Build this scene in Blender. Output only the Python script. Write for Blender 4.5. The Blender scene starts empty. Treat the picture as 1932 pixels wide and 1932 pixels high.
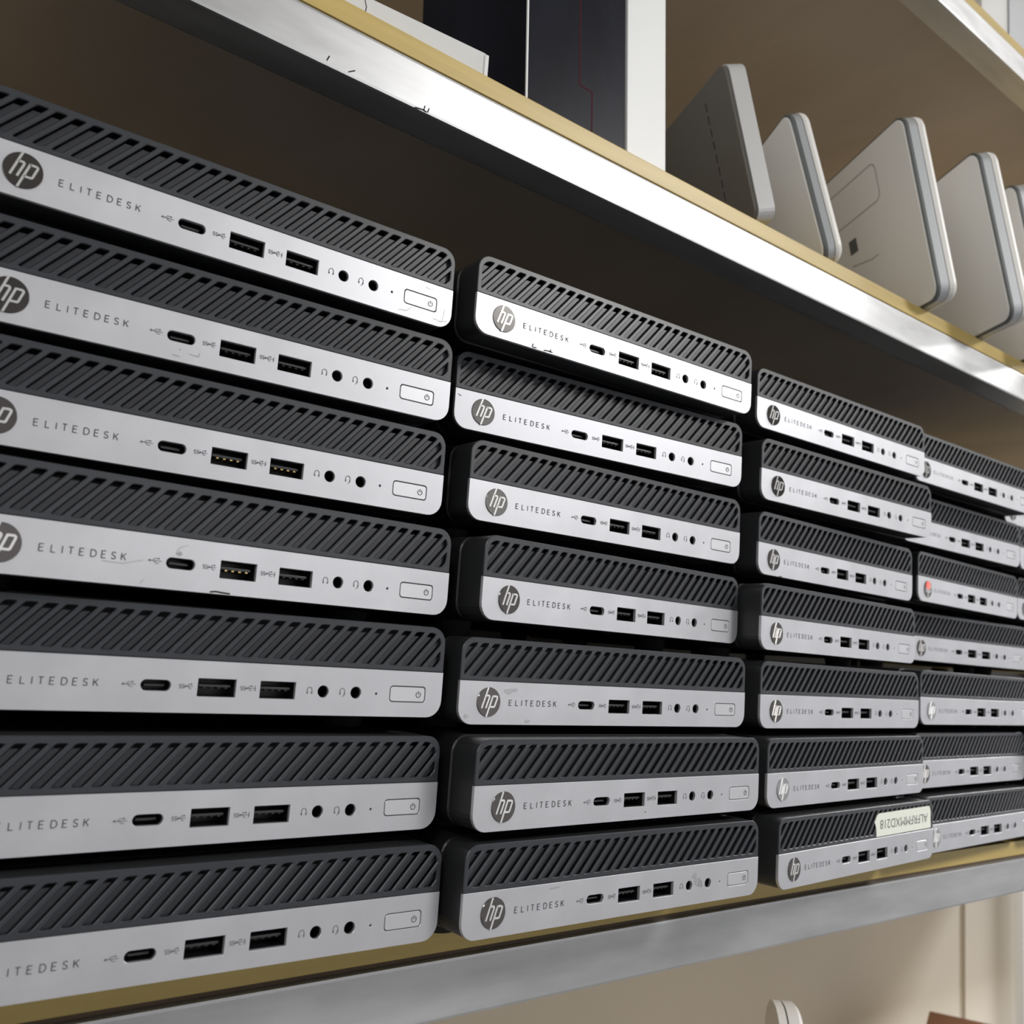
import bpy, bmesh, math, random
from mathutils import Vector, Matrix
from mathutils.geometry import delaunay_2d_cdt

# ---------------------------------------------------------------- camera, light, exposure
MM = 0.001
ZC = 1.35                                   # height of the working datum above the floor


def W(x, y, z):                             # millimetres around the shelf -> metres in the room
    return Vector((x * MM, y * MM, z * MM + ZC))


scene = bpy.context.scene
col = scene.collection
cam_data = bpy.data.cameras.new('camera')
cam = bpy.data.objects.new('camera', cam_data)
col.objects.link(cam)
R = Vector((0.77967868, -0.62246127, 0.06814044))
U = Vector((-0.1443072, -0.07272482, 0.9868569))
F = Vector((0.6093247, 0.77926444, 0.14652763))
m = Matrix((R, U, -F)).transposed().to_4x4()
m.translation = W(0, -315.2, 75.7)
cam.matrix_world = m
cam_data.sensor_width = 36
cam_data.lens = 1784.54 / 1932 * 36
cam_data.clip_start = 0.01
cam_data.dof.use_dof = True
cam_data.dof.focus_distance = 0.40
cam_data.dof.aperture_fstop = 17
scene.camera = cam

world = bpy.data.worlds.new('world')
scene.world = world
world.use_nodes = True
world.node_tree.nodes['Background'].inputs[0].default_value = (0.9, 0.95, 1.0, 1)
world.node_tree.nodes['Background'].inputs[1].default_value = 0.15


def area(name, loc, target, sx, sy, power, color=(1, 1, 1)):
    d = bpy.data.lights.new(name, 'AREA')
    d.shape = 'RECTANGLE'
    d.size, d.size_y, d.energy, d.color = sx, sy, power, color
    o = bpy.data.objects.new(name, d)
    col.objects.link(o)
    o.location = loc
    o.rotation_euler = (Vector(target) - Vector(loc)).to_track_quat('-Z', 'Y').to_euler()
    return o


CEIL = 2.86
area('ceiling_area_light', (1.95, -1.85, CEIL - .03), (1.95, -1.85, 0), 0.6, 0.6, 62, (1.0, .985, .96))
area('ceiling_area_light', (-1.3, -1.6, CEIL - .03), (-1.3, -1.6, 0), 0.6, 0.6, 24, (1.0, .985, .96))  # added fill lamp, unseen, to brighten the left wall and floor
area('ceiling_area_light', (3.6, -0.6, CEIL - .03), (3.6, -0.6, 0), 0.6, 0.6, 60, (1.0, .985, .96))

scene.view_settings.view_transform = 'Standard'
scene.view_settings.look = 'None'
scene.view_settings.gamma = 1
scene.view_settings.use_curve_mapping = False
scene.view_settings.exposure = 0.38


# ---------------------------------------------------------------- helpers
def mat(name, color, rough=.5, metal=0., noise=None, bump=None, coat=0., spec=None, noise_rough=None, emis=None, aniso=None):
    """noise=(scale, amount, stretch) mottles the colour; bump=(scale, strength)"""
    M = bpy.data.materials.new(name)
    M.use_nodes = True
    nt = M.node_tree
    b = nt.nodes['Principled BSDF']
    b.inputs['Base Color'].default_value = (*color, 1)
    b.inputs['Roughness'].default_value = rough
    b.inputs['Metallic'].default_value = metal
    if coat:
        b.inputs['Coat Weight'].default_value = coat
    if spec is not None:
        b.inputs['Specular IOR Level'].default_value = spec
    tc = nt.nodes.new('ShaderNodeTexCoord')
    if noise or noise_rough:
        sc, am, st = noise or (20, 0, (1, 1, 1))
        mp = nt.nodes.new('ShaderNodeMapping')
        mp.inputs['Scale'].default_value = st
        nt.links.new(tc.outputs['Object'], mp.inputs['Vector'])
        n = nt.nodes.new('ShaderNodeTexNoise')
        n.inputs['Scale'].default_value = sc
        n.inputs['Detail'].default_value = 6
        n.inputs['Roughness'].default_value = .6
        nt.links.new(mp.outputs[0], n.inputs['Vector'])
        if noise:
            r = nt.nodes.new('ShaderNodeMapRange')
            r.inputs['From Min'].default_value = .3
            r.inputs['From Max'].default_value = .7
            r.inputs['To Min'].default_value = 1 - am
            r.inputs['To Max'].default_value = 1 + am
            nt.links.new(n.outputs['Fac'], r.inputs['Value'])
            mx = nt.nodes.new('ShaderNodeVectorMath')
            mx.operation = 'SCALE'
            mx.inputs[0].default_value = color
            nt.links.new(r.outputs[0], mx.inputs['Scale'])
            nt.links.new(mx.outputs[0], b.inputs['Base Color'])
        if noise_rough:
            r2 = nt.nodes.new('ShaderNodeMapRange')
            r2.inputs['From Min'].default_value = .3
            r2.inputs['From Max'].default_value = .7
            r2.inputs['To Min'].default_value = rough - noise_rough
            r2.inputs['To Max'].default_value = rough + noise_rough
            nt.links.new(n.outputs['Fac'], r2.inputs['Value'])
            nt.links.new(r2.outputs[0], b.inputs['Roughness'])
    if bump:
        n2 = nt.nodes.new('ShaderNodeTexNoise')
        n2.inputs['Scale'].default_value = bump[0]
        n2.inputs['Detail'].default_value = 3
        nt.links.new(tc.outputs['Object'], n2.inputs['Vector'])
        bp = nt.nodes.new('ShaderNodeBump')
        bp.inputs['Strength'].default_value = bump[1]
        bp.inputs['Distance'].default_value = bump[2] if len(bump) > 2 else .0002
        nt.links.new(n2.outputs['Fac'], bp.inputs['Height'])
        nt.links.new(bp.outputs[0], b.inputs['Normal'])
    if emis:
        b.inputs['Emission Color'].default_value = (*emis[0], 1)
        b.inputs['Emission Strength'].default_value = emis[1]
    return M


M = {}
M['silver'] = mat('silver_painted_plastic', (.60, .605, .64), .46, .72, noise=(38, .045, (1, 1, 1)), bump=(2600, .12, .00005), noise_rough=.03)
M['button'] = mat('silver_button', (.67, .67, .70), .42, .7)
M['grille'] = mat('charcoal_grille_plastic', (.025, .028, .035), .40, 0, noise=(160, .10, (1, 1, 1)), bump=(1800, .2, .00008), spec=.6)
M['slat'] = mat('charcoal_inner_slats', (.027, .029, .036), .42, 0, spec=.55, bump=(1500, .2, .00008))
M['bezel'] = mat('dark_bezel_plastic', (.020, .021, .023), .42)
M['case'] = mat('black_case_paint', (.010, .010, .012), .45, bump=(900, .15, .0001))
M['black'] = mat('black_socket_plastic', (.006, .006, .007), .35)
M['port_metal'] = mat('dark_port_metal', (.10, .10, .105), .35, .8)
M['tongue'] = mat('grey_port_tongue', (.035, .035, .037), .35)
M['contact'] = mat('shaded_contact', (.05, .045, .04), .35, .6)  # gold contacts coloured dark, as they look in shade
M['gold'] = mat('gold_contact', (.75, .55, .25), .3, 1)
M['ink'] = mat('grey_printed_ink', (.085, .085, .095), .7, spec=.1)
M['ink_light'] = mat('pale_printed_ink', (.17, .17, .185), .7, spec=.1)
M['logo'] = mat('dark_chrome_logo', (.16, .148, .145), .12, 1)
M['logo_lit'] = mat('reflection_lit_logo', (.46, .46, .47), .3, .9)  # logo copy with a strong reflection put into its colour
M['logo_half_lit'] = mat('reflection_half_lit_logo', (.26, .25, .24), .16, 1)  # logo copy with a weaker reflection put into its colour
M['logo_letter'] = mat('bright_chrome_letters', (.93, .93, .92), .25, .8)
M['rubber'] = mat('black_rubber', (.012, .012, .012), .8)
M['scuff'] = mat('grey_scuff', (.30, .30, .31), .6, spec=.2)
M['smear'] = mat('faint_smear', (.50, .505, .53), .42, .7)
M['smear_dark'] = mat('grey_smear', (.36, .36, .38), .45, .6)
M['scuff_dark'] = mat('dark_scuff', (.03, .03, .03), .7, spec=.1)
M['label'] = mat('cream_label_paper', (.80, .82, .74), .7)
M['label_ink'] = mat('label_ink', (.12, .13, .12), .7)
M['red'] = mat('red_reflection', (.8, .1, .08), .5, emis=((1, .08, .06), 1.2))  # a red reflection given as emission; not a lamp
M['steel'] = mat('galvanised_steel', (.56, .565, .575), .41, .78, noise=(22, .12, (.6, 3, 3)), noise_rough=.045, bump=(60, .12, .0003))
M['board_edge'] = mat('yellow_board', (.54, .395, .125), .42, noise=(30, .10, (.3, 3, 6)), spec=.5)
M['board_dark'] = mat('board_underlayer', (.10, .068, .040), .7, noise=(60, .2, (.3, 3, 6)))
M['board_under'] = mat('brown_board_underside', (.47, .395, .325), .6, noise=(6, .16, (1, .5, 1)), bump=(30, .1, .0005))
M['white_plastic'] = mat('white_plastic', (.78, .76, .73), .42, noise=(12, .02, (1, 1, 1)))
M['warm_white'] = mat('warm_white_plastic', (.90, .885, .86), .45)
M['band'] = mat('grey_metal_band', (.52, .54, .56), .38, .5)
M['rim'] = mat('dark_grey_rim', (.13, .14, .14), .45, .3)
M['line'] = mat('fine_grey_line', (.33, .31, .29), .6)
M['slab_grey'] = mat('matt_grey_face', (.15, .142, .13), .5, .2)
M['slab_silver'] = mat('silver_slab_edge', (.66, .66, .66), .4, .5)
M['paper'] = mat('white_card', (.72, .72, .71), .65, noise=(15, .03, (1, 1, 1)))
M['blackbox'] = mat('glossy_black_card', (.013, .014, .021), .3, 0, noise=(14, .5, (1, 1, .4)), spec=.04)
M['darkred'] = mat('dark_red_print', (.06, .007, .013), .6, spec=.05)
M['binder'] = mat('white_glossy_card', (.80, .81, .81), .45, noise=(8, .04, (1, 1, .5)))
M['wall_grey'] = mat('pale_grey_wall', (.50, .51, .53), .85)
M['wall'] = mat('cream_wall_paint', (.74, .71, .675), .8, noise=(4, .03, (1, 1, 1)), bump=(80, .08, .0005))
M['ceiling'] = mat('white_ceiling', (.80, .80, .79), .85)
M['floor'] = mat('floor_tile', (.12, .12, .12), .5, noise=(3, .1, (1, 1, 1)))
M['card'] = mat('brown_cardboard', (.30, .135, .065), .75, noise=(20, .1, (1, 1, 1)))
M['card_light'] = mat('tan_cardboard', (.50, .36, .27), .75)
M['panel'] = mat('black_light_block', (.008, .008, .009), .7)
M['bolt'] = mat('blued_bolt', (.10, .16, .26), .35, .8)


def link(name, me, mt, parent=None, loc=None):
    o = bpy.data.objects.new(name, me)
    if mt is not None:
        for x in (mt if isinstance(mt, (list, tuple)) else [mt]):
            me.materials.append(x)
    col.objects.link(o)
    if parent:
        o.parent = parent
    if loc is not None:
        o.location = loc
    return o


def obj(name, bm, mt, parent=None, loc=None, smooth=False):
    bmesh.ops.recalc_face_normals(bm, faces=bm.faces[:])
    me = bpy.data.meshes.new(name)
    bm.to_mesh(me)
    bm.free()
    if smooth:
        for p in me.polygons:
            p.use_smooth = True
    return link(name, me, mt, parent, loc)


def empty(name, loc=(0, 0, 0), rz=0):
    o = bpy.data.objects.new(name, None)
    col.objects.link(o)
    o.empty_display_size = .03
    o.location = loc
    o.rotation_euler = (0, 0, rz)
    return o


def tag(o, label, cat, group=None):
    o['label'] = label
    o['category'] = cat
    if group:
        o['group'] = group
    return o


def area2(l):
    return sum(l[i][0] * l[(i + 1) % len(l)][1] - l[(i + 1) % len(l)][0] * l[i][1] for i in range(len(l)))


def ccw(l):
    return l if area2(l) > 0 else l[::-1]


def rrect(u0, v0, u1, v1, r, seg=6):
    """rounded rectangle; r is one radius or (bl, br, tr, tl)"""
    if not isinstance(r, (tuple, list)):
        r = (r,) * 4
    out = []
    for (cx, cy, a0, rr) in ((u0 + r[0], v0 + r[0], 180, r[0]), (u1 - r[1], v0 + r[1], 270, r[1]),
                             (u1 - r[2], v1 - r[2], 0, r[2]), (u0 + r[3], v1 - r[3], 90, r[3])):
        if rr < 1e-6:
            out.append((cx, cy))
            continue
        for k in range(seg + 1):
            a = math.radians(a0 + 90 * k / seg)
            out.append((cx + rr * math.cos(a), cy + rr * math.sin(a)))
    return out


def circle(cu, cv, r, n=28, rv=None):
    rv = rv or r
    return [(cu + r * math.cos(2 * math.pi * k / n), cv + rv * math.sin(2 * math.pi * k / n)) for k in range(n)]


def inset(l, d):                            # move a loop to its left by d
    n = len(l)
    out = []
    for i in range(n):
        p0, p, p1 = Vector(l[i - 1]), Vector(l[i]), Vector(l[(i + 1) % n])
        a, b = (p - p0), (p1 - p)
        if a.length < 1e-9 or b.length < 1e-9:
            out.append(tuple(p))
            continue
        na = Vector((-a.y, a.x)).normalized()
        nb = Vector((-b.y, b.x)).normalized()
        s = na + nb
        k = s.length_squared
        if k < .3:
            s = na * 2
            k = 4
        out.append(tuple(p + s * (2 * d / k)))
    return out


def inside(p, l):
    c = False
    n = len(l)
    x, y = p
    for i in range(n):
        x0, y0 = l[i]
        x1, y1 = l[i - 1]
        if (y0 > y) != (y1 > y) and x < (x1 - x0) * (y - y0) / (y1 - y0) + x0:
            c = not c
    return c


def fill(loops):
    vs, es = [], []
    for l in loops:
        b = len(vs)
        vs += [Vector(p) for p in l]
        es += [(b + i, b + (i + 1) % len(l)) for i in range(len(l))]
    V, E_, Fc, *_ = delaunay_2d_cdt(vs, es, [], 0, 1e-5)
    tris = []
    for f in Fc:
        c = sum((V[i] for i in f), Vector((0, 0))) / len(f)
        if inside(c, loops[0]) and not any(inside(c, h) for h in loops[1:]):
            tris.append([tuple(V[i]) for i in f])
    return tris


def plate(bm, outer, holes, y0, y1, bev=0., back=True, s=MM):
    """plate in the (u, v) plane; front face at y0 (towards the viewer), back at y1; bevelled front edges"""
    loops = [ccw(outer)] + [ccw(h)[::-1] for h in holes]
    front = [inset(l, bev) if bev else l for l in loops]

    def P(p, y):
        return bm.verts.new((p[0] * s, y * s, p[1] * s))
    for tri in fill(front):
        bm.faces.new([P(p, y0) for p in tri])
    if back:
        for tri in fill(loops):
            bm.faces.new([P(p, y1) for p in tri][::-1])
    for l, f in zip(loops, front):
        n = len(l)
        rings = [[P(p, y0) for p in f]]
        if bev:
            rings.append([P(p, y0 + bev) for p in l])
        rings.append([P(p, y1) for p in l])
        for a, b in zip(rings, rings[1:]):
            for i in range(n):
                j = (i + 1) % n
                bm.faces.new((a[i], a[j], b[j], b[i]))
    bmesh.ops.remove_doubles(bm, verts=bm.verts[:], dist=1e-7)


def box(bm, x0, y0, z0, x1, y1, z1, s=MM, bev=0.):
    r = bmesh.ops.create_cube(bm, size=1)
    for v in r['verts']:
        v.co = Vector(((x0 + (v.co.x + .5) * (x1 - x0)) * s, (y0 + (v.co.y + .5) * (y1 - y0)) * s, (z0 + (v.co.z + .5) * (z1 - z0)) * s))
    if bev:
        es = list({e for v in r['verts'] for e in v.link_edges})
        bmesh.ops.bevel(bm, geom=es, offset=bev * s, segments=2, profile=.7, affect='EDGES')


def ribbon(bm, pts, w, y=-.05, thick=0., closed=False, s=MM):
    """constant-width stroke along a polyline in (u, v)"""
    n = len(pts)
    L, Rr = [], []
    for i in range(n):
        p = Vector(pts[i])
        if closed:
            a, b = p - Vector(pts[i - 1]), Vector(pts[(i + 1) % n]) - p
        else:
            a = p - Vector(pts[i - 1]) if i else Vector(pts[1]) - p
            b = Vector(pts[i + 1]) - p if i < n - 1 else a
        na = Vector((-a.y, a.x)).normalized()
        nb = Vector((-b.y, b.x)).normalized()
        q = na + nb
        q = q * (w / max(q.length_squared, 1.0))
        L.append(p + q)
        Rr.append(p - q)
    k = n if closed else n - 1
    for i in range(k):
        j = (i + 1) % n
        quad = [L[i], L[j], Rr[j], Rr[i]]
        f = [bm.verts.new((q.x * s, y * s, q.y * s)) for q in quad]
        bm.faces.new(f)
        if thick:
            g = [bm.verts.new((q.x * s, (y + thick) * s, q.y * s)) for q in quad]
            for e in ((0, 1), (2, 3), (1, 2), (3, 0)):
                bm.faces.new((f[e[0]], f[e[1]], g[e[1]], g[e[0]]))


def arc(cx, cy, r, a0, a1, n=10, ry=None):
    ry = ry or r
    return [(cx + r * math.cos(math.radians(a0 + (a1 - a0) * k / n)), cy + ry * math.sin(math.radians(a0 + (a1 - a0) * k / n))) for k in range(n + 1)]


def struct(o):
    o['kind'] = 'structure'
    return o


# ---------------------------------------------------------------- the room
def slab(name, x0, y0, z0, x1, y1, z1, mt):
    bm = bmesh.new()
    box(bm, x0, y0, z0, x1, y1, z1, s=1)
    return struct(obj(name, bm, mt))


X0, X1, Y0, Y1 = -2.4, 4.8, -3.4, 0.475
slab('floor', X0 - .1, Y0 - .1, -.1, X1 + .1, Y1 + .1, 0, M['floor'])
slab('ceiling', X0 - .1, Y0 - .1, CEIL, X1 + .1, Y1 + .1, CEIL + .1, M['ceiling'])
slab('wall_back', X0 - .1, Y1, 0, X1 + .1, Y1 + .1, CEIL, M['wall'])
slab('wall_front', X0 - .1, Y0 - .1, 0, X1 + .1, Y0, CEIL, M['wall_grey'])
slab('trim_1', 1.602, Y1 - .005, .3, 1.608, Y1, 2.3, M['wall'])
slab('wall_left', X0 - .1, Y0, 0, X0, Y1, CEIL, M['ceiling'])
slab('wall_right', X1, Y0, 0, X1 + .1, Y1, CEIL, M['wall_grey'])

# ---------------------------------------------------------------- the rack
SX0, SX1 = -560, 1792
LEV = [(-555, -532), (-75.3, -51.2), (307.3, 329.2), (595.2, 616.8), (900, 922)]   # rail bottom / top
TOP = [-520, -39, 341, 628.3, 934]
rack = empty('shelving_rack', W((SX0 + SX1) / 2, 240, -ZC / MM))
tag(rack, 'galvanised steel shelving rack carrying the boards with the computers and white devices', 'shelving rack')
base = W((SX0 + SX1) / 2, 240, -ZC / MM)


def rackpart(name, bm, mt):
    o = obj(name, bm, mt, rack)
    o.location = -base
    return o


def rbox(bm, x0, y0, z0, x1, y1, z1, bev=1.3):
    n0 = len(bm.verts)
    box(bm, x0, y0, z0, x1, y1, z1, bev=bev)
    bm.verts.ensure_lookup_table()
    for v in bm.verts[n0:]:
        v.co.z += ZC


for (a, b) in LEV:
    bm = bmesh.new()
    rbox(bm, SX0, 20, a, SX1, 41, b)
    rackpart('front_rail', bm, M['steel'])
    bm = bmesh.new()
    rbox(bm, SX0, 425, a, SX1, 446, b)
    rackpart('rear_rail', bm, M['steel'])
    for x in (SX0 + 5, SX1 - 27):
        bm = bmesh.new()
        rbox(bm, x, 41, a, x + 22, 425, b)
        rackpart('side_rail', bm, M['steel'])
for x in (SX0 - 32, SX1 + 1):
    for y in (14, 421):
        bm = bmesh.new()
        rbox(bm, x, y, -ZC / MM, x + 31, y + 31, 1000)
        rackpart('upright_post', bm, M['steel'])
bm = bmesh.new()
rbox(bm, SX0 + 2, 447, -75, 1790, 450, 329, bev=.4)  # added sheet that blocks wall light and darkens the computers' bay
rackpart('light_block_panel', bm, M['panel'])
bm = bmesh.new()
for pts in ([(193, 307.6), (197, 308.3), (199, 308.0)], [(197.5, 308), (198, 310.5)], [(199.5, 308), (200.2, 310.2)], [(150, 309.5), (151, 312)], [(160, 309), (163, 311)]):
    ribbon(bm, [(a, b + ZC / MM) for a, b in pts], .5, 19.9)
rackpart('rail_scuffs', bm, M['scuff_dark'])
bm = bmesh.new()
bmesh.ops.create_cone(bm, cap_ends=True, segments=6, radius1=.0042, radius2=.0042, depth=.004)
bmesh.ops.rotate(bm, verts=bm.verts[:], matrix=Matrix.Rotation(math.pi / 2, 3, 'X'))
bmesh.ops.translate(bm, verts=bm.verts[:], vec=W(125, 18.2, -64))
rackpart('bolt', bm, M['bolt'])['label'] = 'small blue-black bolt head in the lower rail'

BL = ['tan shelf board below the computers, holding white device and brown carton',
      'yellow shelf board under the stacks of mini computers',
      'tan shelf board above the computers carrying boxes and white devices',
      'brown-bottomed shelf board above the white devices, at upper right',
      None]
for i, t in enumerate(TOP[:4]):
    rt = LEV[i][1]
    root = empty('shelf_board', W((SX0 + SX1) / 2, 235, rt))
    tag(root, BL[i], 'shelf board', None)
    hx = (SX1 - SX0) / 2 - 2
    bm = bmesh.new()
    box(bm, -hx, 22 - 235, 2.1, hx, 440 - 235, t - rt, bev=.5)
    obj('top_layer', bm, M['board_edge'], root)
    bm = bmesh.new()
    box(bm, -hx, 23.2 - 235, 0.05, hx, 439 - 235, 2.08)
    bl = obj('bottom_layer', bm, [M['board_dark'], M['board_under']], root)
    bl['label'] = 'brown underside'
    for p in bl.data.polygons:
        if p.normal.z < -.5:
            p.material_index = 1

# ---------------------------------------------------------------- the mini computer
H, SPL, WID = 34.5, 17.2, 177.0


def clip(poly, region):                     # Sutherland-Hodgman against a convex CCW region
    out = poly
    n = len(region)
    for i in range(n):
        a, b = region[i], region[(i + 1) % n]
        ex, ey = b[0] - a[0], b[1] - a[1]
        if abs(ex) + abs(ey) < 1e-9:
            continue

        def d(p):
            return ex * (p[1] - a[1]) - ey * (p[0] - a[0])
        nw = []
        for k in range(len(out)):
            p, q = out[k - 1], out[k]
            dp, dq = d(p), d(q)
            if (dp >= 0) != (dq >= 0):
                t = dp / (dp - dq)
                nw.append((p[0] + t * (q[0] - p[0]), p[1] + t * (q[1] - p[1])))
            if dq >= 0:
                nw.append(q)
        out = nw
        if not out:
            return []
    return out


def soften(poly, r):                        # round the corners of a convex polygon
    n = len(poly)
    out = []
    for i in range(n):
        p0, p, p1 = Vector(poly[i - 1]), Vector(poly[i]), Vector(poly[(i + 1) % n])
        a, b = p0 - p, p1 - p
        ra, rb = min(r, a.length * .4), min(r, b.length * .4)
        A, B = p + a.normalized() * ra, p + b.normalized() * rb
        out += [tuple(A), tuple(A * .25 + B * .25 + p * .5), tuple(B)]
    return out


def build_pc():
    root = empty('mini_computer')
    # black metal case behind the bezel
    bm = bmesh.new()
    plate(bm, rrect(-.25, -.05, WID + .25, H + .1, 7), [], 15.5, 176, bev=.6)
    obj('case', bm, M['case'], root)
    # bezel frame, an open tube closed at the back
    bm = bmesh.new()
    plate(bm, rrect(.08, .08, WID - .08, H - .08, (6.5, 6.5, 6, 6)), [rrect(1.3, 1.3, WID - 1.3, H - 1.3, 5.2)], .75, 13.5)
    plate(bm, rrect(.5, .5, WID - .5, H - .5, 6), [], 13.5, 15.4)
    obj('bezel', bm, M['bezel'], root)
    # slotted grille
    reg = rrect(1.9, 19.2, WID - 1.9, 32.1, (1.2, 1.2, 4.6, 4.6))
    slots, slats = [], []
    for k in range(-3, 31):
        u = 4.3 + 5.7 * k
        p = clip([(u, 19.2), (u + 3.4, 19.2), (u + 14.9, 32.1), (u + 11.5, 32.1)], reg)
        if len(p) > 2 and abs(area2(p)) > 5:
            slots.append(soften(p, .6))
            sv = [(u + .05, 18.8), (u + 3.15, 18.8), (u + 13.7, 30.7), (u + 10.6, 30.7)]
            q = clip(sv, rrect(1.4, 18.6, WID - 1.4, 32.6, (1, 1, 4.6, 4.6)))
            if len(q) > 2:
                slats.append(q)
    bm = bmesh.new()
    plate(bm, rrect(0, SPL + .12, WID, H, (.1, .1, 6, 6)), slots, 0, .95, bev=.27)
    g = obj('grille', bm, M['grille'], root)
    bm = bmesh.new()
    for q in slats:
        plate(bm, q, [], 1.7, 3.2, bev=.25)
    obj('inner_slats', bm, M['slat'], g)
    # silver front panel with its cut-outs
    usb = [(81.75, 5.5, 94.75, 11.4), (103.3, 5.45, 116.25, 11.3)]
    holes = [rrect(63.4, 6.9, 73.0, 10.4, 1.72), circle(126.87, 8.45, 2.12), circle(139.89, 8.45, 2.12),
             circle(148.3, 8.3, .45, 12), rrect(153.95, 5.5, 169.55, 11.55, 1.3, 4)]
    holes += [rrect(*q, .15, 2) for q in usb]
    bm = bmesh.new()
    plate(bm, rrect(0, 0, WID, SPL, (6.5, 6.5, .1, .1)), holes, -.14, 1.3, bev=.13)
    obj('front_panel', bm, M['silver'], root)
    # USB sockets
    for (a, b, c, d) in usb:
        bm = bmesh.new()
        plate(bm, rrect(a - .7, b - .7, c + .7, d + .7, .3, 2), [rrect(a + .1, b + .1, c - .1, d - .1, .1, 2)], 1.32, 9)
        plate(bm, rrect(a - .5, b - .5, c + .5, d + .5, .1, 2), [], 9, 9.6)
        so = obj('usb_socket', bm, M['black'], root)
        bm = bmesh.new()
        box(bm, a + .9, 1.9, (b + d) / 2 + .15, c - 1.3, 8.9, (b + d) / 2 + .95, bev=.12)
        to = obj('socket_tongue', bm, M['tongue'], so)
        bm = bmesh.new()
        for k in range(4):
            x = a + 2.6 + k * 2.45
            box(bm, x, 2.3, (b + d) / 2 - .35, x + .9, 7, (b + d) / 2 + .12)
        obj('contact_strips', bm, M['contact'], so)
    bm = bmesh.new()
    plate(bm, rrect(62.8, 6.3, 73.6, 11, 2.3), [rrect(63.5, 7.0, 72.9, 10.3, 1.62)], 1.32, 7)
    plate(bm, rrect(63, 6.5, 73.4, 10.8, 2), [], 7, 7.5)
    so = obj('usb_c_socket', bm, M['black'], root)
    bm = bmesh.new()
    box(bm, 65, 2.0, 8.25, 71.4, 6.9, 9.0, bev=.1)
    obj('socket_tongue', bm, M['tongue'], so)
    for cu in (126.87, 139.89):
        bm = bmesh.new()
        plate(bm, circle(cu, 8.45, 3.2), [circle(cu, 8.45, 1.95)], 1.0, 9)
        plate(bm, circle(cu, 8.45, 3), [], 9, 9.4)
        obj('audio_jack', bm, M['black'], root)
    bm = bmesh.new()
    plate(bm, circle(148.3, 8.3, .9, 12), [], 1.0, 2)
    obj('activity_light', bm, M['black'], root)
    # power button
    bm = bmesh.new()
    plate(bm, rrect(151.5, 4, 172, 13.2, .5, 2), [], 1.32, 1.7)
    obj('button_recess', bm, M['black'], root)
    bm = bmesh.new()
    plate(bm, rrect(154.3, 5.82, 169.2, 11.22, 1.05, 4), [], -.12, 1.2, bev=.13)
    bt = obj('power_button', bm, M['button'], root)
    bm = bmesh.new()
    ribbon(bm, arc(166.4, 8.5, 1.0, 120, 420, 14, 1.05), .24, -.24)
    ribbon(bm, [(166.4, 8.5), (166.4, 9.9)], .24, -.24)
    obj('power_symbol', bm, M['ink'], bt)
    # round logo
    bm = bmesh.new()
    plate(bm, circle(14.6, 9.0, 5.85, 48), [], -.5, -.2, bev=.12)
    lg = obj('logo_disc', bm, M['logo'], root)
    bm = bmesh.new()
    c, r = (14.6, 9.0), 5.85

    def q(*pts):
        return [(c[0] + x * r, c[1] + y * r) for x, y in pts]
    w = .74
    ribbon(bm, q((-.13, .99), (-.62, -.42)), w, -.7, .25)
    ribbon(bm, q((-.30, .44), (-.06, .44), (-.01, .40), (.0, .33), (-.27, -.42)), w, -.7, .25)
    ribbon(bm, q((.30, .44), (-.19, -.99)), w, -.7, .25)
    ribbon(bm, q((.28, .40), (.60, .40), (.67, .35), (.67, .27), (.48, -.27), (.42, -.32), (.06, -.32)), w, -.7, .25)
    obj('logo_letters', bm, M['logo_letter'], lg)
    # spaced capitals
    bm = bmesh.new()
    g = {'E': ([[(1, 1), (0, 1), (0, 0), (1, 0)], [(0, .52), (.86, .52)]], 1.25), 'L': ([[(0, 1), (0, 0), (1, 0)]], 1.2),
         'I': ([[(0, 1), (0, 0)]], .1), 'T': ([[(0, 1), (1, 1)], [(.5, 1), (.5, 0)]], 1.45),
         'D': ([[(0, 0), (0, 1)] + [(.42 + .58 * math.cos(math.radians(90 - 180 * k / 8)), .5 + .5 * math.sin(math.radians(90 - 180 * k / 8))) for k in range(9)] + [(0, 0)]], 1.6),
         'S': ([[(.95, .84), (.75, .97), (.5, 1), (.2, .95), (.05, .76), (.15, .6), (.5, .5), (.85, .4), (.97, .24), (.85, .06), (.5, 0), (.2, .03), (.0, .18)]], 1.25),
         'K': ([[(0, 1), (0, 0)], [(1, 1), (.05, .42)], [(.35, .6), (1, 0)]], 1.35)}
    xs = [25.2, 28.6, 31.75, 33.5, 36.7, 40.0, 43.2, 46.2, 49.2]
    for ch, x in zip('ELITEDESK', xs):
        st, wd = g[ch]
        for l in st:
            ribbon(bm, [(x + a * wd, 7.85 + b * 2.15) for a, b in l], .27, -.27)
    obj('name_lettering', bm, M['ink'], root)
    # port symbols

    def trident(bm, x, y, k=1.):
        ribbon(bm, [(x, y), (x + 4.0 * k, y)], .2, -.27)
        ribbon(bm, [(x + .9 * k, y), (x + 1.7 * k, y + .75), (x + 2.9 * k, y + .75)], .18, -.27)
        ribbon(bm, [(x + 1.5 * k, y), (x + 2.2 * k, y - .75), (x + 3.2 * k, y - .75)], .18, -.27)
        ribbon(bm, circle(x, y, .22, 8), .3, -.27, closed=True)
        ribbon(bm, circle(x + 3.0 * k, y + .75, .15, 6), .25, -.27, closed=True)
    bm = bmesh.new()
    trident(bm, 58.0, 8.8, .95)
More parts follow.
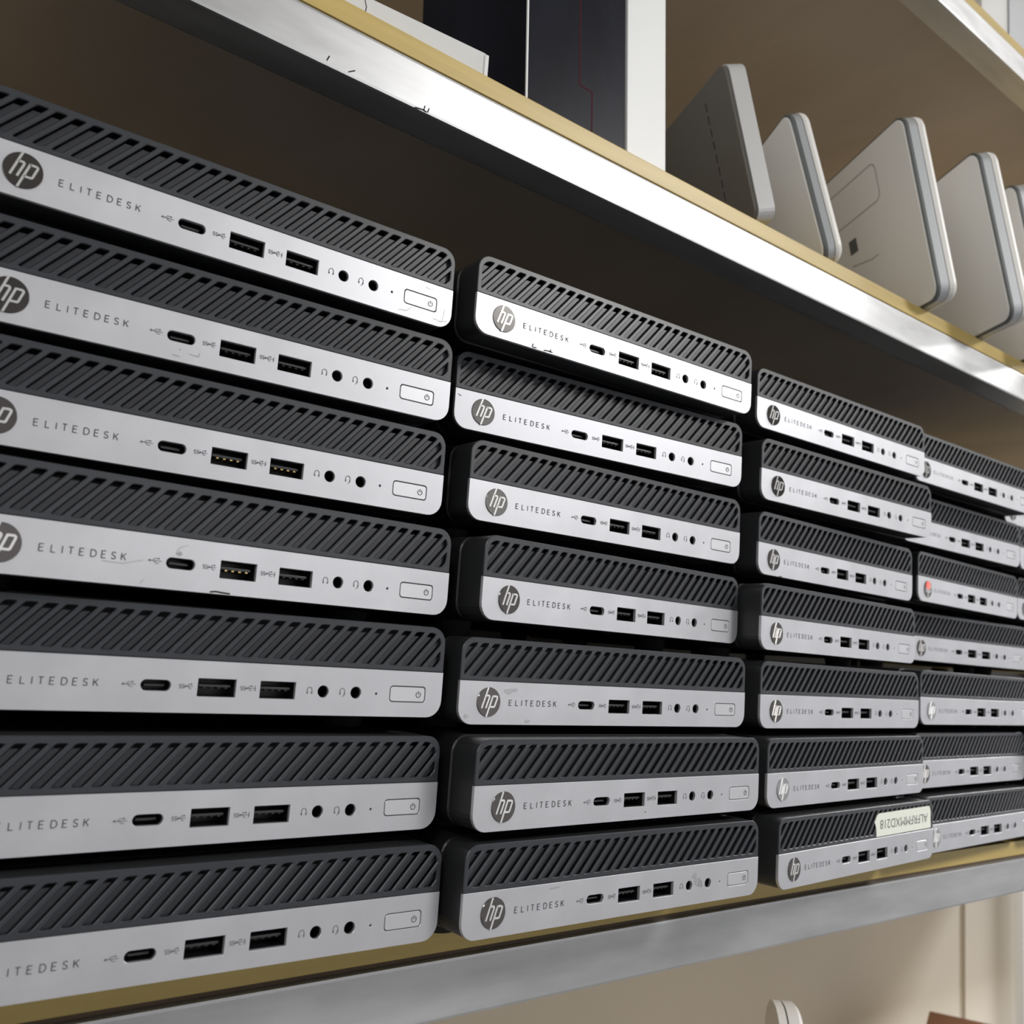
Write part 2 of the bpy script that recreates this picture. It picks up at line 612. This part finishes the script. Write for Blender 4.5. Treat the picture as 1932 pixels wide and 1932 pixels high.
    for x in (75.6, 96.3):
        for d in (0, .95):
            ribbon(bm, [(x + d + .75, 9.3), (x + d + .1, 9.25), (x + d + .15, 8.75), (x + d + .65, 8.6), (x + d + .6, 8.1), (x + d, 8.1)], .19, -.27)
        trident(bm, x + 2.1, 8.7, .62)
    ribbon(bm, [(101.6, 9.6), (101.25, 8.7), (101.65, 8.7), (101.3, 7.8)], .22, -.27)
    for x in (121.6, 134.4):
        ribbon(bm, [(x - .95, 7.6)] + arc(x, 8.7, .95, 180, 0, 8, 1.2) + [(x + .95, 7.6)], .2, -.27)
        ribbon(bm, [(x - .85, 8.3), (x - .85, 7.6)], .42, -.27)
        ribbon(bm, [(x + .85, 8.3), (x + .85, 7.6)], .42, -.27)
    ribbon(bm, arc(134.4, 7.9, .9, 0, -90, 5, .9), .18, -.27)
    obj('port_symbols', bm, M['ink_light'], root)
    # feet, each of unit height so that its own scale can reach the surface below
    for u in (20, 157):
        for y in (42, 150):
            bm = bmesh.new()
            bmesh.ops.create_cone(bm, cap_ends=True, segments=20, radius1=.0075, radius2=.0085, depth=1)
            bmesh.ops.translate(bm, verts=bm.verts[:], vec=(0, 0, -.5))
            f = obj('foot', bm, M['rubber'], root, (u * MM, y * MM, .0003))
            f.scale = (1, 1, .005)
    return root


def copy_tree(o, parent=None):
    c = o.copy()
    col.objects.link(c)
    if parent:
        c.parent = parent
    for ch in list(o.children):
        copy_tree(ch, c)
    return c


PC = {'11': (31.3, 5.1, 205.8, -1.28), '12': (33.2, 9.7, 166.5, -3.11), '13': (34.5, 8.1, 127.9, -2.00), '14': (37.8, -9.6, 88.1, 2.22),
      '15': (36.1, 0.4, 48.8, -2.22), '16': (37.4, -5.7, 7.4, -0.22), '17': (38.5, -9.7, -31.8, -0.59),
      '21': (217.6, -2.9, 207.4, -1.83), '22': (221.5, 13.3, 169.6, -4.68), '23': (225.5, 3.3, 129.5, -0.38), '24': (225.8, -10.7, 88.0, 4.02),
      '25': (220.7, -7.3, 46.4, -0.26), '26': (220.8, -21.5, 7.8, 1.13), '27': (219.9, -20.5, -31.2, 0.25),
      '31': (421.7, 8.2, 210.2, -0.95), '32': (421.0, 3.3, 168.5, -1.05), '33': (418.3, 1.8, 126.9, 3.13), '34': (406.0, -10.6, 86.1, 4.22),
      '35': (410.6, -8.0, 45.9, 3.37), '36': (409.2, -14.7, 7.0, 4.20), '37': (412.4, -20.3, -31.4, 4.47),
      '41': (601.5, 13.6, 210.6, -0.77), '42': (603.4, 22.8, 169.8, 0.14), '43': (624.1, 23.0, 130.4, 3.69), '44': (641.6, 38.2, 90.0, -0.89),
      '45': (589.5, 2.3, 48.1, 1.99), '46': (587.4, 5.0, 7.8, 2.96), '47': (590.6, -0.7, -31.1, 3.01),
      '51': (788, 38, 209, 0), '52': (785, 25, 170, .5), '53': (805, 36, 131, 1), '54': (824, 42, 90, 0), '55': (771, 10, 48.5, 1), '56': (770, 8, 8, 1), '57': (773, 6, -31.2, 1)}
LBL = {
    '11': 'mini computer on top of the leftmost stack, faint scratches near its power button',
    '12': 'mini computer second from top of the leftmost stack, grey smudge under its oval socket',
    '13': 'mini computer third from top of the leftmost stack, its logo cut by the picture edge',
    '14': 'mini computer in the middle of the leftmost stack, scuffed around its lettering and socket',
    '15': 'silver and charcoal mini computer third from the bottom of the leftmost stack',
    '16': 'silver and charcoal mini computer second from the bottom of the leftmost stack',
    '17': 'mini computer at the bottom of the leftmost stack, just above the yellow board',
    '21': 'mini computer topping the second stack from the left, black nicks along its lower silver edge',
    '22': 'mini computer second from top of the second stack, small dark mark at its left end',
    '23': 'silver and charcoal mini computer third from the top of the second stack from the left',
    '24': 'mini computer in the middle of the second stack, turned so its left side juts out',
    '25': 'mini computer third from the bottom of the second stack, grey smears beside its round logo',
    '26': 'silver and charcoal mini computer second from the bottom of the second stack from the left',
    '27': 'mini computer at the bottom of the second stack, dark smudge between its two round jacks',
    '31': 'silver and charcoal mini computer on top of the third stack from the left',
    '32': 'silver and charcoal mini computer second from the top of the third stack from the left',
    '33': 'silver and charcoal mini computer third from the top of the third stack from the left',
    '34': 'silver and charcoal mini computer in the middle of the third stack from the left',
    '35': 'silver and charcoal mini computer third from the bottom of the third stack from the left',
    '36': 'silver and charcoal mini computer directly on top of the one with the cream sticker',
    '37': 'mini computer at the bottom of the third stack with a cream sticker on its grille',
    '41': 'silver and charcoal mini computer on top of the fourth stack, half behind its left neighbour',
    '42': 'mini computer second from the top of the fourth stack, set back behind its left neighbour',
    '43': 'mini computer in the fourth stack with a red glint on its round logo',
    '44': 'mini computer in the fourth stack directly below the one with the red glint',
    '45': 'mini computer third from the bottom of the fourth stack from the left',
    '46': 'mini computer second from the bottom of the fourth stack from the left',
    '47': 'mini computer ending the fourth stack, beside the one with the cream sticker',
    '51': 'mini computer on top of the rightmost stack, only its left corner in view',
    '52': 'mini computer second from the top of the rightmost stack, cut by the right picture edge',
    '53': 'mini computer third from the top of the rightmost stack, cut by the right picture edge',
    '54': 'mini computer in the middle of the rightmost stack',
    '55': 'mini computer third from the bottom of the rightmost stack',
    '56': 'mini computer second from the bottom of the rightmost stack',
    '57': 'mini computer at the bottom of the rightmost stack'}
proto = build_pc()
pcs = {}
for k, (x, y, z, a) in PC.items():
    o = proto if not pcs else copy_tree(proto)
    pcs[k] = o
for k, (x, y, z, a) in PC.items():
    o = pcs[k]
    o.location = W(x, y, z)
    o.rotation_euler = (0, 0, math.radians(a))
    tag(o, LBL[k], 'computer', 'mini computers in stacks on the yellow shelf board')
    below = PC.get(k[0] + str(int(k[1]) + 1))
    under = (below[2] + H + .1) if below else TOP[1]
    for ch in o.children:
        if ch.name.startswith('foot'):
            ch.scale = (1, 1, (z - under) * MM + .0003)


def marks(k, name, strokes, mt, w, y=-.27):
    bm = bmesh.new()
    for s_ in strokes:
        ribbon(bm, s_, w, y)
    return obj(name, bm, mt, pcs[k])


def blobs(k, name, spots, mt):
    bm = bmesh.new()
    rnd = random.Random(len(spots) + int(k))
    for cu_, cv_, ru, rv in spots:
        pts = [(cu_ + ru * rnd.uniform(.6, 1.1) * math.cos(t * .349), cv_ + rv * rnd.uniform(.6, 1.1) * math.sin(t * .349)) for t in range(18)]
        plate(bm, pts, [], -.25, -.15)
    return obj(name, bm, mt, pcs[k])


random.seed(4)


def scribble(cu, cv, n, ru, rv, ln):
    out = []
    for _ in range(n):
        a, b = cu + random.uniform(-ru, ru), cv + random.uniform(-rv, rv)
        t = random.uniform(-.9, .9)
        out.append([(a, b), (a + ln * .5 * math.cos(t), b + ln * .5 * math.sin(t)), (a + ln * math.cos(t * .8), b + ln * math.sin(t * .8))])
    return out


marks('11', 'scratch_marks', [[(158, 4.8), (155.5, 2.6), (152, 2.2)], [(168, 2.8), (172, 2.4), (175, 3.4)], [(170, 1.2), (171.5, 2.4)], [(173.5, 8), (172.8, 4), (172.2, 2)]], M['scuff'], .10)
blobs('11', 'worn_patch', [(165.5, 15.2, 2.2, .7)], M['smear'])
marks('12', 'smudge', [[(71.5, 3.6), (74.8, 3.4), (75, 4.8)], [(68, 4.6), (68.6, 4.2)], [(66, 2.1), (68.5, 2.0)]], M['smear'], .3)
marks('14', 'scuff_marks', [[(43.5, 7.0), (50, 6.9), (56, 8.6)], [(66.5, 12.6), (67.5, 14), (70, 15)], [(56, 1.2), (57, 2.6)]], M['smear'], .3)
blobs('14', 'smear', [(67.3, 11.9, 1.0, .8)], M['smear_dark'])
marks('14', 'edge_chip', [[(79, .6), (81, .9), (83, .7), (86, .55)]], M['scuff_dark'], .5)
marks('21', 'edge_nicks', [[(30.5, .5), (31, 2.2)], [(31, .6), (33, .7)], [(37, .7), (40, 1.0), (42, .9)], [(40.5, .6), (41, 2.0)]], M['scuff_dark'], .45)
marks('21', 'letter_scratches', [[(38, 10.8), (38.6, 8.2), (39.4, 10.4), (40, 7.6)]], M['smear'], .4)
marks('22', 'dark_mark', [[(1.5, 14.6), (2.6, 13.7), (2.1, 14.2), (3.0, 14.0)]], M['scuff_dark'], .28)
blobs('25', 'smears', [(24.5, 13.6, 2.6, 1.3), (28, 14.2, 1.6, .8), (35.5, 1.7, 1.6, .9), (4, 3.2, 1.3, 1)], M['smear'])
blobs('27', 'smudge', [(132.6, 9.8, 2.6, 2.4), (130.5, 12.6, 1.8, 1.4)], M['smear'])
marks('27', 'smudge', [[(43, 15.2), (48, 15.4)]], M['smear'], .5)
marks('26', 'dark_speck', [[(95.3, 3.1), (95.7, 3.1)]], M['scuff_dark'], .5)
marks('33', 'edge_nick', [[(20, .3), (23, .5)]], M['scuff_dark'], .4)
for k_ in ('13', '14'):                     # contacts that catch the light, put in as a gold-coloured copy
    n_ = 0
    for ch in pcs[k_].children:
        if ch.name.startswith('usb_socket'):
            n_ += 1
            for g_ in ch.children:
                if g_.name.startswith('contact_strips') and (k_ == '13' or n_ == 1):
                    g_.data = g_.data.copy()
                    g_.data.materials[0] = M['gold']
                    g_['label'] = 'gold contacts'
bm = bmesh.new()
plate(bm, circle(14.3, 11.6, 2.6, 18), [], -.86, -.6)  # reflected red spot, made as a small glowing disc
obj('red_glint', bm, M['red'], pcs['43'])['label'] = 'red reflection painted as a glowing spot on the upper half of the logo'

for k_, mm_ in (('36', 'logo_lit'), ('47', 'logo_lit'), ('21', 'logo_half_lit'), ('22', 'logo_half_lit'), ('23', 'logo_half_lit'), ('45', 'logo_lit')):  # reflections on these discs are painted by lighter material copies
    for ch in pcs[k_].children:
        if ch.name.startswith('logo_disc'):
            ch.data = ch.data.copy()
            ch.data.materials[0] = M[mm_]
            if mm_ == 'logo_lit':
                ch['label'] = 'logo disc with a bright reflection put into its colour'

# cream sticker, its writing upside down
bm = bmesh.new()
plate(bm, [(102.4, 17.9), (173.2, 18.1), (172.9, 29), (171, 31.2), (105.5, 30.6), (102.9, 29.6), (101.2, 27.4), (99.9, 26.1), (101.2, 24.6), (102.2, 22)], [], -.25, -.02)
st = obj('paper_label', bm, M['label'], pcs['37'])
st['label'] = 'cream paper sticker with upside-down grey characters'
cu = bpy.data.curves.new('label_text', 'FONT')
cu.body = 'ALFRFMMXD218'
cu.size = 7.6 * MM
cu.align_x = 'CENTER'
cu.align_y = 'CENTER'
cu.space_character = 1.0
tmp = bpy.data.objects.new('label_text', cu)
col.objects.link(tmp)
bpy.context.view_layer.update()
me = bpy.data.meshes.new_from_object(tmp.evaluated_get(bpy.context.evaluated_depsgraph_get()))
bpy.data.objects.remove(tmp)
xs_ = [v.co.x for v in me.vertices]
k_ = 62 * MM / (max(xs_) - min(xs_))
for v in me.vertices:                        # turn the line of text upside down in the plane of the sticker
    x, y = v.co.x * k_, v.co.y * .95
    v.co = ((137.5 * MM) - x, -.3 * MM, 24.6 * MM - y)
link('label_text', me, M['label_ink'], st)


# ---------------------------------------------------------------- things on the upper board
def leaning(name, B, phi, lean, roll_e):
    """frame whose local u runs into the depth, v up the slab and -y is the slab's face normal"""
    ph = math.radians(phi)
    dh = Vector((math.sin(ph), math.cos(ph), 0))
    nh = Vector((-math.cos(ph), math.sin(ph), 0))
    la = math.radians(lean)
    e = Vector((0, 0, 1)) * math.cos(la) + nh * math.sin(la)
    n = nh * math.cos(la) - Vector((0, 0, 1)) * math.sin(la)     # towards the viewer's side
    o = empty(name)
    # right-handed frame: x = -dh (towards the room), y = -n, z = e
    mm = Matrix((dh, -n, e)).transposed().to_4x4()
    if mm.to_3x3().determinant() < 0:
        mm = Matrix((-dh, -n, e)).transposed().to_4x4()
        o['flip'] = 1
    mm.translation = W(*B)
    o.matrix_world = mm
    return o


def white_device(B, phi, size, thick, lean, label, detail=False, base=341.2):
    o = leaning('white_square_device', B, phi, lean, 0)
    sg = -1 if 'flip' in o else 1
    if sg < 0:
        del o['flip']

    def L(l):
        return [(sg * x, y) for x, y in l]
    # lift so that the far lower edge (under the lean) rests on the board
    lift = thick * math.sin(math.radians(lean))
    o.location.z = ZC + (base) * MM + .0002
    r = 11
    bm = bmesh.new()
    plate(bm, L(rrect(1.6, 1.6, size - 1.6, size - 1.6, r - 1.6, 8)), [], -.2, 2, bev=.5)
    fp = obj('face_panel', bm, M['warm_white'], o)
    bm = bmesh.new()
    plate(bm, L(rrect(0, 0, size, size, r, 8)), [L(rrect(1.9, 1.9, size - 1.9, size - 1.9, r - 1.9, 8))], 0.3, 3.2, bev=.9)
    obj('dark_rim', bm, M['rim'], o)
    bm = bmesh.new()
    plate(bm, L(rrect(.2, .2, size - .2, size - .2, r, 8)), [], 3.2, thick * .55)
    obj('metal_band', bm, M['band'], o)
    bm = bmesh.new()
    lo = L(rrect(0, 0, size, size, r, 8))
    y0, y1 = thick * .55 + .5, thick
    # rounded back shell built from stacked outlines
    rings = []
    ys = [(y0, 0), (y1 - 4, 0), (y1 - 2, .6), (y1 - .8, 1.8), (y1, 4)]
    lo = ccw(lo)
    for yy, d in ys:
        rings.append([bm.verts.new((p[0] * MM, yy * MM, p[1] * MM)) for p in inset(lo, d)])
    for a, b in zip(rings, rings[1:]):
        for i in range(len(a)):
            j = (i + 1) % len(a)
            bm.faces.new((a[i], a[j], b[j], b[i]))
    bm.faces.new(rings[-1])
    bm.faces.new(rings[0][::-1])
    obj('back_shell', bm, M['white_plastic'], o)
    bm = bmesh.new()
    plate(bm, L(rrect(.6, .6, size - .6, size - .6, r, 8)), [], thick * .55, thick * .55 + .5)
    obj('seam', bm, M['rim'], o)
    if detail:
        bm = bmesh.new()
        ribbon(bm, L(rrect(42, 94, 112, 123, 6)), .9, -.26, closed=True)
        ribbon(bm, L([(57, 56), (66, 55.5), (78, 57.5), (93, 60)]), .8, -.26)
        obj('outline_marks', bm, M['line'], fp)
        bm = bmesh.new()
        plate(bm, L(rrect(81.5, 69, 92, 80, .5, 2)), [], -.5, -.22)
        obj('dark_port', bm, M['rim'], fp)
    return o


GD = 'white square devices leaning in a row on the upper board'
tag(white_device((510, 24, 341), 31, 106, 14.5, 16.1, '', base=341.2), 'smaller white square device leaning just right of the grey slab', 'device', GD)
tag(white_device((616, 4, 341), 28, 139, 18, 12.4, '', True), 'white square device with a faint rounded outline and small dark port on its face', 'device', GD)
tag(white_device((688, -14, 341), 30, 134, 18, 12.4, ''), 'plain white square device right of the one with the faint rounded outline', 'device', GD)
tag(white_device((771, -6, 341), 30, 142, 18, 12.1, ''), 'white square device at the right picture edge on the upper board', 'device', GD)
tag(white_device((860, 0, 341), 30, 139, 18, 12.1, ''), 'white square device last in the leaning row, just beyond the right picture edge', 'device', GD)

# grey slab
o = leaning('grey_slab', (432, 20, 341.3), 23, 15.0, 0)
sg = -1 if 'flip' in o else 1
if sg < 0:
    del o['flip']


def LL(l):
    return [(sg * x, y) for x, y in l]


bm = bmesh.new()
plate(bm, LL(rrect(.8, .8, 139, 99.2, 7, 6)), [], -.2, 2.2, bev=.5)
fp = obj('face_panel', bm, M['slab_grey'], o)
bm = bmesh.new()
for k in range(8):
    v = 88 - k * 8.4
    ribbon(bm, LL([(29, v), (29, v - 5.6)]), 1.1, -.26)
obj('dashed_seam', bm, M['rubber'], fp)
bm = bmesh.new()
plate(bm, LL(rrect(0, 0, 140, 100, 7.5, 6)), [], 2.2, 13.4)
obj('silver_edge', bm, M['slab_silver'], o)
tag(o, 'dark grey faced slab with silver edge and dashed seam, leaning beside the white upright box', 'device')

# flat white carton with slightly open flap
ca = empty('white_carton', W(232, 26, 341.1), math.radians(-4.5))
bm = bmesh.new()
box(bm, -180, 0, 0, 0, 95, 13.8, bev=.3)
obj('carton_body', bm, M['paper'], ca)
bm = bmesh.new()
box(bm, -.3, -.6, 0, 1.6, 94, 13.0, bev=.2)
obj('end_flap', bm, M['binder'], ca)
bm = bmesh.new()
ribbon(bm, [(-63, 13), (-61.6, 9), (-62.0, 5)], .5, -.05)
ribbon(bm, [(-76, 5.5), (-73, 5.2), (-70.5, 6.0)], .35, -.05)
ribbon(bm, [(-76, 5.5), (-75.5, 3.5)], .35, -.05)
obj('pen_marks', bm, M['ink'], ca)
tag(ca, 'flat white carton lying left of the tall black box', 'box')

LEAN = math.radians(-3.6)
bb = empty('black_box', W(263, 32, 341.1))
bb.rotation_euler[1] = LEAN
bm = bmesh.new()
box(bm, 0, 0, 0, 69, 99, 232, bev=.4)
b0 = obj('box_body', bm, M['blackbox'], bb)
bm = bmesh.new()
box(bm, -.45, -.35, 0, .45, .55, 232)
obj('worn_edge', bm, M['binder'], b0)['label'] = 'thin white worn corner edge'
bm = bmesh.new()
ribbon(bm, [(35.5, 232), (35.5, 28), (44.5, 27), (44.5, 0.5)], .9, -.06)
obj('red_stripe', bm, M['darkred'], b0)['label'] = 'thin stepped dark red line'
tag(bb, 'tall glossy black box with a thin dark red stepped line', 'box')

wb = empty('white_upright_box', W(333.5, 31.5, 341.1))
wb.rotation_euler[1] = LEAN
bm = bmesh.new()
box(bm, 0, 0, 0, 30.5, 130, 236, bev=.5)
obj('box_body', bm, M['binder'], wb)
tag(wb, 'narrow white upright box between the black box and the grey slab', 'box')

sb = empty('wall_stand_in_box', W(800, 60, 628.4))  # box standing in for pale wall with a darker stripe
bm = bmesh.new()
box(bm, 0, 0, 0, 190, 220, 210, bev=3)
obj('stand_in_body', bm, M['paper'], sb)
bm = bmesh.new()
box(bm, 52, -2, 2, 86, -.1, 205, bev=.5)
obj('grey_strip', bm, M['band'], sb)
tag(sb, 'box on the highest board standing in for pale wall with a darker stripe, upper right corner', 'box')

# ---------------------------------------------------------------- things on the board below
wd = empty('white_rounded_device', W(540, 62, -519.8), math.radians(47))
bm = bmesh.new()
plate(bm, rrect(-27, 0, 27, 390, (3, 3, 26, 26), 10), [], -7, 2, bev=2.5)
obj('front_shell', bm, M['white_plastic'], wd)
bm = bmesh.new()
plate(bm, rrect(-26.5, .5, 26.5, 389.5, (3, 3, 25.5, 25.5), 10), [], 2, 3)
obj('grey_seam', bm, M['rim'], wd)
bm = bmesh.new()
plate(bm, rrect(-27, 0, 27, 390, (3, 3, 26, 26), 10), [], 3, 8)
obj('rear_shell', bm, M['white_plastic'], wd)
tag(wd, 'round-topped white device standing below the lower rail, its top just in view', 'device')
cb = empty('cardboard_box', W(1372, 318, -519.8), math.radians(24))
bm = bmesh.new()
box(bm, -110, 0, 0, 0, 80, 148, bev=.5)
obj('carton_body', bm, M['card'], cb)
bm = bmesh.new()
box(bm, -109, -1.2, 1, -12, -.1, 144)
obj('front_flap', bm, M['card_light'], cb)
tag(cb, 'small brown cardboard box in the lower right corner of the picture', 'box')
